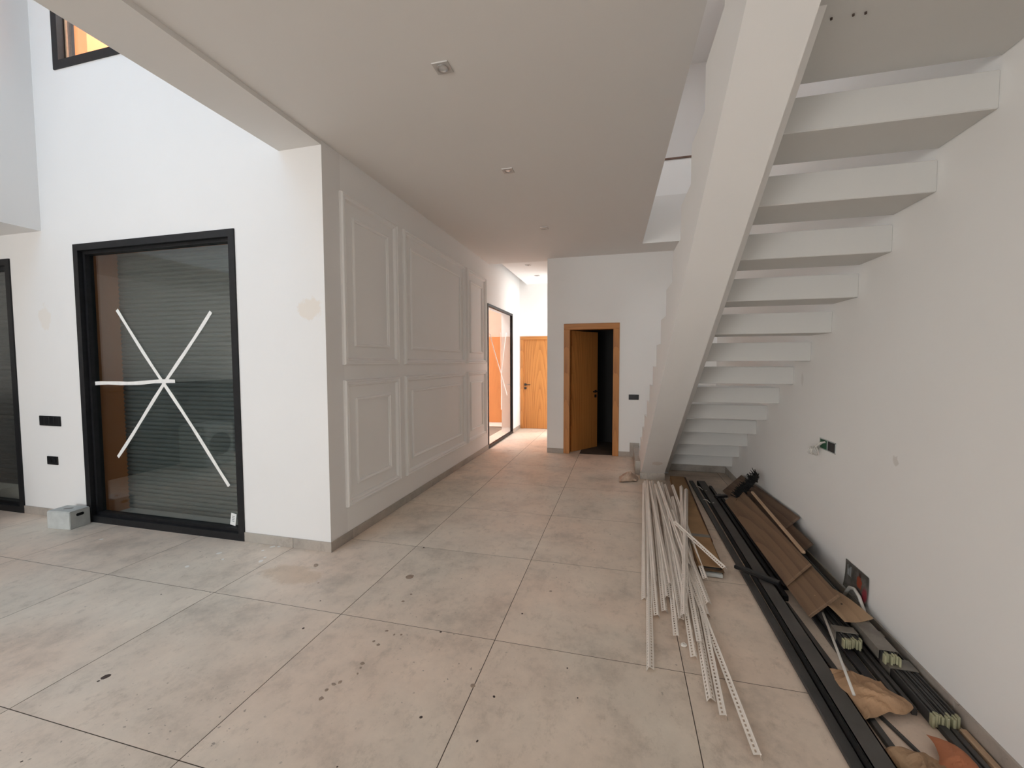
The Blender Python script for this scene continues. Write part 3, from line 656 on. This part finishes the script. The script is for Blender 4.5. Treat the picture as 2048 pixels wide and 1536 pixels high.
for n_, i in enumerate(mids):
    beads[i] = (*beads[i][:3], 'white perforated corner bead within the heap, %s of those ending mid-heap' % ORD[n_])
for a, b, rl, lab in beads:
    a, b = Vector(a), Vector(b); d = b-a; ln = d.length
    o = make('corner_bead', bead_mesh(ln), M_bead, recalc=False)
    y = d.normalized(); x = y.cross(Vector((0, 0, 1))).normalized(); z = x.cross(y)
    rot = Matrix((x, y, z)).transposed() @ Matrix.Rotation(R(rl), 3, 'Y')
    o.matrix_world = Matrix.Translation(a+Vector((0, 0, 0.0035+0.012*abs(math.sin(R(rl)))))) @ rot.to_4x4()
    tag(o, lab, 'corner bead', BG)
bm = bmesh.new(); bmesh.ops.create_icosphere(bm, subdivisions=2, radius=0.018)
for v in bm.verts: v.co.z *= 0.35; v.co += Vector([random.uniform(-.003, .003) for _ in range(3)])
tag(make('plaster_flake', bm, M_white_paint, None, (0.352, 2.42, 0.006)), 'small loose white plaster flake between the corner beads', 'debris')

# ------------------------------------------------------------------ long flat things on the floor
def beam(name, a, b, w, h, mat, label=None, cat=None, group=None, bev=0.002, parent=None, rollx=0.0):
    """rectangular bar from a to b (bottom centre line)"""
    a, b = Vector(a), Vector(b); d = b-a; ln = d.length
    bm = bmesh.new(); box(bm, -w/2, w/2, 0, ln, 0, h); 
    if bev: bmesh.ops.bevel(bm, geom=bm.edges[:], offset=bev, segments=1, affect='EDGES')
    o = make(name, bm, mat, parent)
    y = d.normalized(); x = y.cross(Vector((0, 0, 1))).normalized(); z = x.cross(y)
    rot = Matrix((x, y, z)).transposed() @ Matrix.Rotation(rollx, 3, 'Y')
    o.matrix_world = Matrix.Translation(a) @ rot.to_4x4()
    if label: tag(o, label, cat, group)
    return o
# cardboard box (flat pack) with an open near end
cbx = tag(empty('cardboard_box', (0.655, 3.31, 0), R(-1.6)), 'long flat brown cardboard box under the corner beads', 'cardboard box')
bm = bmesh.new(); w_, ln, h_ = 0.175, 2.55, 0.06
for a in ((-w_/2, w_/2, 0, ln, 0, 0.004), (-w_/2, w_/2, 0, ln, h_-0.004, h_), (-w_/2, -w_/2+0.004, 0, ln, 0, h_), (w_/2-0.004, w_/2, 0, ln, 0, h_), (-w_/2, w_/2, ln-0.004, ln, 0, h_)): box(bm, *a)
make('carton', bm, M_card, cbx)
bm = bmesh.new(); box(bm, -w_/2, w_/2, -0.035, 0.0, h_-0.022, h_-0.018); make('end_flap', bm, M_card_dark, cbx)
bm = bmesh.new(); box(bm, -0.075, 0.075, -0.055, 1.2, 0.006, 0.030); bmesh.ops.bevel(bm, geom=bm.edges[:], offset=0.003, segments=1, affect='EDGES'); make('packed_profile', bm, M_greybox, cbx)
bm = bmesh.new(); box(bm, -w_/2+.0005, w_/2-.0005, 0.55, 0.61, h_, h_+0.0008); make('packing_tape', bm, M_wrap, cbx)
beam('flat_board', (0.73, 3.9, 0.0), (0.80, 6.0, 0.0), 0.11, 0.018, M_plank2, 'dull brown board lying beside the cardboard box', 'board')

# dark metal profiles
beam('metal_profile', (0.894, 1.15, 0), (0.900, 5.85, 0), 0.048, 0.018, M_bar, 'narrow long graphite profile nearest the corner beads', 'metal profile', 'long graphite profiles', 0.003)
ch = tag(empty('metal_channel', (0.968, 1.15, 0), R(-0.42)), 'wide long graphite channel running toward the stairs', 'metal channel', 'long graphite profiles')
bm = bmesh.new()
for a in ((-0.043, 0.045, 0.042, 0.048), (-0.043, -0.037, 0, 0.048), (0.039, 0.045, 0, 0.048)): box(bm, a[0], a[1], 0, 4.6, a[2], a[3])
make('channel', bm, M_bar2, ch)
bm = bmesh.new(); box(bm, -0.048, -0.043, 0, 4.6, 0.0, 0.044); make('side_shade', bm, M_bristle, ch)  # black strip painting the shaded left side of the channel
beam('metal_profile', (1.112, 3.2, 0.0), (1.125, 5.3, 0.0), 0.034, 0.03, M_black, 'black profile tucked under the lower edge of the broad plank', 'metal profile', 'long graphite profiles', 0.002)
beam('metal_profile', (1.062, 3.05, 0.0), (1.085, 5.6, 0.0), 0.03, 0.035, M_black, 'slim black profile against the plank edges', 'metal profile', 'long graphite profiles', 0.002)
beam('metal_profile', (1.075, 1.9, 0.0), (1.045, 3.0, 0.0), 0.028, 0.02, M_strip, 'thin dark strip beside the crumpled kraft paper', 'metal profile', 'long graphite profiles', 0.002)
sb = beam('steel_offcut', (0.832, 3.36, 0.047), (1.06, 3.15, 0.05), 0.045, 0.028, M_blackplastic, 'short black steel offcut lying across the long profiles', 'steel offcut', None, 0.006)
beam('dark_offcut', (1.03, 5.05, 0.05), (1.16, 5.12, 0.05), 0.05, 0.03, M_blackplastic, 'black offcut at the far end of the planks', 'offcut', None, 0.006)
for k, (a, b) in enumerate((((0.90, 5.45), (0.99, 5.30)), ((0.89, 4.95), (0.98, 4.86)))):
    bm = bmesh.new(); tube(bm, [(a[0]+(b[0]-a[0])*q/6, a[1]+(b[1]-a[1])*q/6, 0.052+0.012*math.sin(q*1.1)) for q in range(7)], 0.004, 6)
    tag(make('tie_wire', bm, M_wire, smooth=True), ['pale wire tie around the profiles close to the stair foot', 'pale wire tie around the profiles by the cardboard box'][k], 'wire tie')

# planks leaning into the corner: given by lower near, lower far, upper near corners
def plank(a, b, c, th, mat, label, group='weathered planks leaning on the right wall'):
    a, b, c = Vector(a), Vector(b), Vector(c); y = (b-a); ln = y.length; y.normalize(); xx = c-a; xx -= y*xx.dot(y); w = xx.length; xx.normalize(); z = xx.cross(y)
    bm = bmesh.new(); box(bm, 0, w, 0, ln, -th, 0); bmesh.ops.bevel(bm, geom=bm.edges[:], offset=0.002, segments=1, affect='EDGES')
    o = make('wooden_plank', bm, mat); o.matrix_world = Matrix.Translation(a) @ Matrix((xx, y, z)).transposed().to_4x4()
    return tag(o, label, 'plank', group)
plank((1.21, 3.85, 0.10), (1.19, 5.46, 0.02), (1.415, 3.84, 0.305), 0.020, M_plank2, 'dark brown plank at the back touching the right wall')
plank((1.22, 3.50, 0.075), (1.21, 5.2, 0.07), (1.375, 3.51, 0.235), 0.018, M_plank2, 'brown plank between the broom handle and the rear plank')
plank((1.078, 3.115, 0.082), (1.082, 4.84, 0.085), (1.215, 3.117, 0.243), 0.018, M_plank, 'broad front brown plank with the broom handle along its top')
plank((1.088, 2.785, 0.062), (1.094, 4.0, 0.058), (1.236, 2.79, 0.216), 0.018, M_plank, 'lowest brown plank sticking out toward the tan plywood sheet')
# broom
br = tag(empty('broom', (1.30, 3.43, 0.20)), 'broom with black bristles and pale handle lying on the planks', 'broom')
hb, he = Vector((1.224, 3.234, 0.252)), Vector((1.252, 4.52, 0.285))
beam('handle', hb-Vector((1.30, 3.43, 0.20)), he-Vector((1.30, 3.43, 0.20)), 0.024, 0.018, M_pale, parent=br, bev=0.004)
bm = bmesh.new(); hc = Vector((1.262, 4.72, 0.285))-Vector((1.30, 3.43, 0.20))
ux, uy, uz = Vector((0.62, 0.1, 0.78)).normalized(), Vector((0.0, 1, 0.05)).normalized(), Vector((-0.75, 0.0, 0.6)).normalized()
for i in range(520):
    u = random.uniform(-0.15, 0.15); q = hc+ux*u+uy*random.uniform(-0.03, 0.03); t_ = uz*random.uniform(-0.03, 0.055)+uy*random.uniform(-0.04, 0.10)+ux*random.uniform(-0.04, 0.04)
    tube(bm, [q, q+t_], [0.007, 0.003], 4)
bs = make('bristles', bm, M_bristle, br); bs['kind'] = 'stuff'
bm = bmesh.new(); vv = box(bm, -0.14, 0.14, -0.03, 0.03, -0.02, 0.025); bmesh.ops.bevel(bm, geom=bm.edges[:], offset=0.01, segments=2, affect='EDGES')
o = make('brush_block', bm, M_bristle, br); o.matrix_world = Matrix.Translation(hc) @ Matrix((ux, uy-ux*uy.dot(ux), uz)).transposed().to_4x4()

# thin plywood sheet (slightly bowed)
bm = bmesh.new(); N = 8
P0, P1, P2, P3 = Vector((1.16, 2.90, 0.135)), Vector((1.215, 2.66, 0.125)), Vector((1.385, 2.73, 0.125)), Vector((1.335, 3.10, 0.10))
g = []
for i in range(N+1):
    row = []
    for j in range(N+1):
        u, v_ = i/N, j/N; p = (P0*(1-u)+P1*u)*(1-v_)+(P3*(1-u)+P2*u)*v_; p.z += 0.02*math.sin(math.pi*u)*0.6-0.012*math.sin(math.pi*v_); row.append((p, bm.verts.new(p), bm.verts.new(p+Vector((0, 0, 0.004)))))
    g.append(row)
for i in range(N):
    for j in range(N):
        for s in (1, 2): bm.faces.new([g[i][j][s], g[i+1][j][s], g[i+1][j+1][s], g[i][j+1][s]])
edge = [(i, 0) for i in range(N)]+[(N, j) for j in range(N)]+[(i, N) for i in range(N, 0, -1)]+[(0, j) for j in range(N, 0, -1)]
for k in range(len(edge)):
    a, b = edge[k], edge[(k+1) % len(edge)]; bm.faces.new([g[a[0]][a[1]][1], g[b[0]][b[1]][1], g[b[0]][b[1]][2], g[a[0]][a[1]][2]])
ply = tag(make('plywood_sheet', bm, M_ply), 'small tan plywood sheet with a nail hole below the flyer', 'plywood')
bm = bmesh.new(); cyl(bm, (1.275, 2.83, 0.136), (0, 0, 1), 0.005, 0.004, 10); make('nail_hole', bm, M_dark_spot, ply)

# flyer stuck low on the wall
fy = tag(empty('wall_flyer', (XR-0.003, 3.02, 0.105)), 'dark printed flyer with red figures low on the right wall', 'flyer')
bm = bmesh.new(); N = 6
gg = [[(bm.verts.new((-0.002-0.012*(1-j/N)**3, -0.132+0.264*i/N, 0.178*j/N)), bm.verts.new((-0.003-0.012*(1-j/N)**3, -0.132+0.264*i/N, 0.178*j/N))) for j in range(N+1)] for i in range(N+1)]
for i in range(N):
    for j in range(N):
        for s in (0, 1): bm.faces.new([gg[i][j][s], gg[i+1][j][s], gg[i+1][j+1][s], gg[i][j+1][s]])
make('sheet', bm, M_flyer, fy)
for k in range(4):
    bm = bmesh.new(); box(bm, -0.0046, -0.0036, 0.062+0.012*k, 0.068+0.012*k, 0.075+0.01*(k % 2), 0.155-0.012*(k % 3)); make('text_line', bm, M_print, fy)

# cable loop in front of the flyer
bm = bmesh.new(); tube(bm, [(1.405, 3.10, 0.03), (1.405, 3.07, 0.10), (1.405, 3.03, 0.15), (1.405, 2.975, 0.168), (1.405, 2.92, 0.15), (1.405, 2.87, 0.10), (1.41, 2.84, 0.05), (1.41, 2.80, 0.015)], 0.010, 10)
tag(make('cable_loop', bm, M_wire, smooth=True), 'grey flexible cable looping in front of the flyer', 'cable')

# bundles of dark strips with cream ends
def bundle(x0, y0, z0, x1, y1, z1, n, w, h, label, tapes):
    a, b = Vector((x0, y0, z0)), Vector((x1, y1, z1)); d = b-a; ln = d.length
    t = tag(empty('strip_bundle', a), label, 'strip bundle', 'taped bundles of dark strips')
    t.rotation_euler = (math.asin(d.z/ln), 0, -math.atan2(d.x, d.y))
    for k in range(n):
        xx = (k-(n-1)/2)*w/n; dz = 0.014*math.sin(k*1.7); dy = random.uniform(-0.012, 0.012)
        bm = bmesh.new(); box(bm, xx-w/n*0.29, xx+w/n*0.29, dy+0.012, ln+dy, dz*0.3+0.002, h+dz*0.3); s = make('strip', bm, M_strip, t)
        bm = bmesh.new(); box(bm, xx-w/n*0.40, xx+w/n*0.40, dy-0.008, dy+0.016, dz*0.3, h+0.002+dz*0.3); bmesh.ops.bevel(bm, geom=bm.edges[:], offset=0.002, segments=1, affect='EDGES'); make('end_cap', bm, M_cream, s)
    for (q0, q1) in tapes:
        bm = bmesh.new(); e = 0.003
        for aa in ((-w/2-e, w/2+e, h+0.002, h+0.006), (-w/2-e-.003, -w/2-e, 0, h+0.006), (w/2+e, w/2+e+.003, 0, h+0.006)): box(bm, aa[0], aa[1], q0, q1, aa[2], aa[3])
        make('tape_wrap', bm, M_wrap, t)
bundle(1.355, 2.125, 0.004, 1.37, 4.6, 0.004, 9, 0.108, 0.052, 'bundle of dark strips nearest the viewer along the skirting', [(0.28, 0.36), (0.55, 0.60)])
bundle(1.318, 2.435, 0.064, 1.345, 4.4, 0.062, 7, 0.070, 0.042, 'upper bundle of dark strips resting on the one along the skirting', [(0.03, 0.30), (0.34, 0.40)])
bundle(1.208, 2.555, 0.040, 1.235, 4.3, 0.012, 9, 0.095, 0.046, 'bundle of dark strips left of the others beside the grey rod', [(0.06, 0.12)])
for k, (x, ya, yb, w, h, z) in enumerate(((1.195, 2.22, 3.6, 0.045, 0.020, 0.0), (1.245, 2.20, 3.7, 0.024, 0.030, 0.0), (1.276, 2.18, 3.9, 0.020, 0.034, 0.0), (1.15, 2.34, 3.4, 0.030, 0.012, 0.0))):
    beam('dark_strip', (x, ya, z), (x+0.01, yb, z), w, h, M_strip if k else M_sofa, ['wide dark strip under the kraft paper sack', 'dark strip next to the wide strip under the bundles', 'dark strip against the skirting bundle', 'thin dark strip beside the graphite channel end'][k], 'metal strip', 'loose dark strips', 0.002)
beam('dark_strip', (1.168, 1.96, 0), (1.10, 2.22, 0), 0.014, 0.012, M_strip, 'short thin dark strip between the two crumpled papers', 'metal strip', 'loose dark strips', 0.001)
beam('dark_strip', (1.325, 1.55, 0), (1.34, 2.12, 0), 0.03, 0.022, M_strip, 'dark strip emerging below the nearest bundle', 'metal strip', 'loose dark strips', 0.002)
beam('dark_strip', (1.362, 1.55, 0), (1.375, 2.12, 0), 0.022, 0.02, M_bar2, 'dusty strip beside the pale wooden lath', 'metal strip', 'loose dark strips', 0.002)
beam('wooden_lath', (1.402, 1.50, 0), (1.409, 2.12, 0), 0.026, 0.024, M_pale, 'pale wooden lath along the skirting at the lower right', 'lath', None, 0.004)
bm = bmesh.new(); tube(bm, [(1.018, 2.125, 0.088), (1.10, 2.49, 0.088), (1.185, 2.88, 0.09)], 0.0065, 8)
tag(make('thin_rod', bm, M_wire, smooth=True), 'thin pale grey rod poking out from under the lowest plank', 'rod')

# ------------------------------------------------------------------ crumpled papers
from mathutils import noise as mnoise
def crumple(name, corners, amp, seed, mat, label, cat, N=26, puff=0.06, fold=0.0):
    """paper sheet spanning four floor corners, folded by ridged noise, puffed up in the middle; thickness 1 mm"""
    bm = bmesh.new(); c0, c1, c2, c3 = [Vector(c) for c in corners]; g = []
    for i in range(N+1):
        row = []
        for j in range(N+1):
            u, v_ = i/N, j/N; p = (c0*(1-u)+c1*u)*(1-v_)+(c3*(1-u)+c2*u)*v_
            q = Vector((p.x*11+seed, p.y*11, seed*.7)); r = 1-abs(mnoise.noise(q))*2; r2_ = 1-abs(mnoise.noise(q*2.7))*2
            e = math.sin(math.pi*u)*math.sin(math.pi*v_)
            z = 0.004+max(0, puff*e**0.6+amp*(r*0.7+r2_*0.3)*(0.35+0.65*e))
            wob = Vector((mnoise.noise(q*0.8+Vector((3, 0, 0))), mnoise.noise(q*0.8+Vector((0, 5, 0))), 0))*0.045
            row.append(bm.verts.new((p.x+wob.x, p.y+wob.y, p.z+z)))
        g.append(row)
    for i in range(N):
        for j in range(N): bm.faces.new([g[i][j], g[i+1][j], g[i+1][j+1], g[i][j+1]])
    o = make(name, bm, mat, recalc=False)
    so = o.modifiers.new('thickness', 'SOLIDIFY'); so.thickness = 0.0012; so.offset = 1
    return tag(o, label, cat)
crumple('paper_sack', [(1.045, 2.07, 0.018), (1.26, 2.16, 0.03), (1.21, 2.32, 0.035), (0.995, 2.35, 0.045)], 0.03, 1.3, M_paper, 'crumpled brown kraft paper sack on the dark strips', 'paper sack', puff=0.028)
crumple('crumpled_paper', [(1.05, 1.72, 0.0), (1.25, 1.72, 0.0), (1.22, 1.93, 0.0), (1.02, 1.96, 0.0)], 0.045, 4.1, M_paper2, 'torn crumpled brown paper at the bottom edge', 'paper', puff=0.04)
crumple('orange_paper', [(1.20, 1.70, 0.02), (1.36, 1.74, 0.02), (1.31, 1.97, 0.025), (1.205, 2.03, 0.025)], 0.015, 8.2, M_paper_or, 'orange-brown paper piece right of the torn paper', 'paper', puff=0.02)
crumple('plastic_bag', [(0.0, 5.60, 0.0), (0.245, 5.63, 0.0), (0.24, 5.86, 0.0), (0.03, 5.86, 0.0)], 0.055, 2.6, M_bagplastic, 'dusty crumpled plastic bag at the foot of the stringer', 'plastic bag', N=26, puff=0.075)

# ------------------------------------------------------------------ things by the left wall, seen mirrored in the big window
ck = tag(empty('covered_counter', (-6.95, 0.6, 0)), 'long dark covered counter mirrored in the big window', 'counter')
bbox('body', -0.35, 0.35, -1.6, 1.6, 0, 1.18, M_sofa, None, 0.01).parent = ck
bbox('top_sheet', -0.40, 0.40, -1.65, 1.65, 1.18, 1.24, M_sofa, None, 0.015).parent = ck
ap = tag(empty('packed_appliance', (-6.2, 0.9, 0)), 'pale wrapped appliance mirrored in front of the dark counter', 'appliance')
bm = bmesh.new(); box(bm, -0.25, 0.25, -0.25, 0.25, 0.0, 0.62); bmesh.ops.bevel(bm, geom=bm.edges[:], offset=0.02, segments=2, affect='EDGES'); make('casing', bm, M_greybox, ap)
bm = bmesh.new(); cyl(bm, (0.25, 0, 0.33), (1, 0, 0), 0.17, 0.02, 28); make('round_door', bm, M_blackplastic, ap)
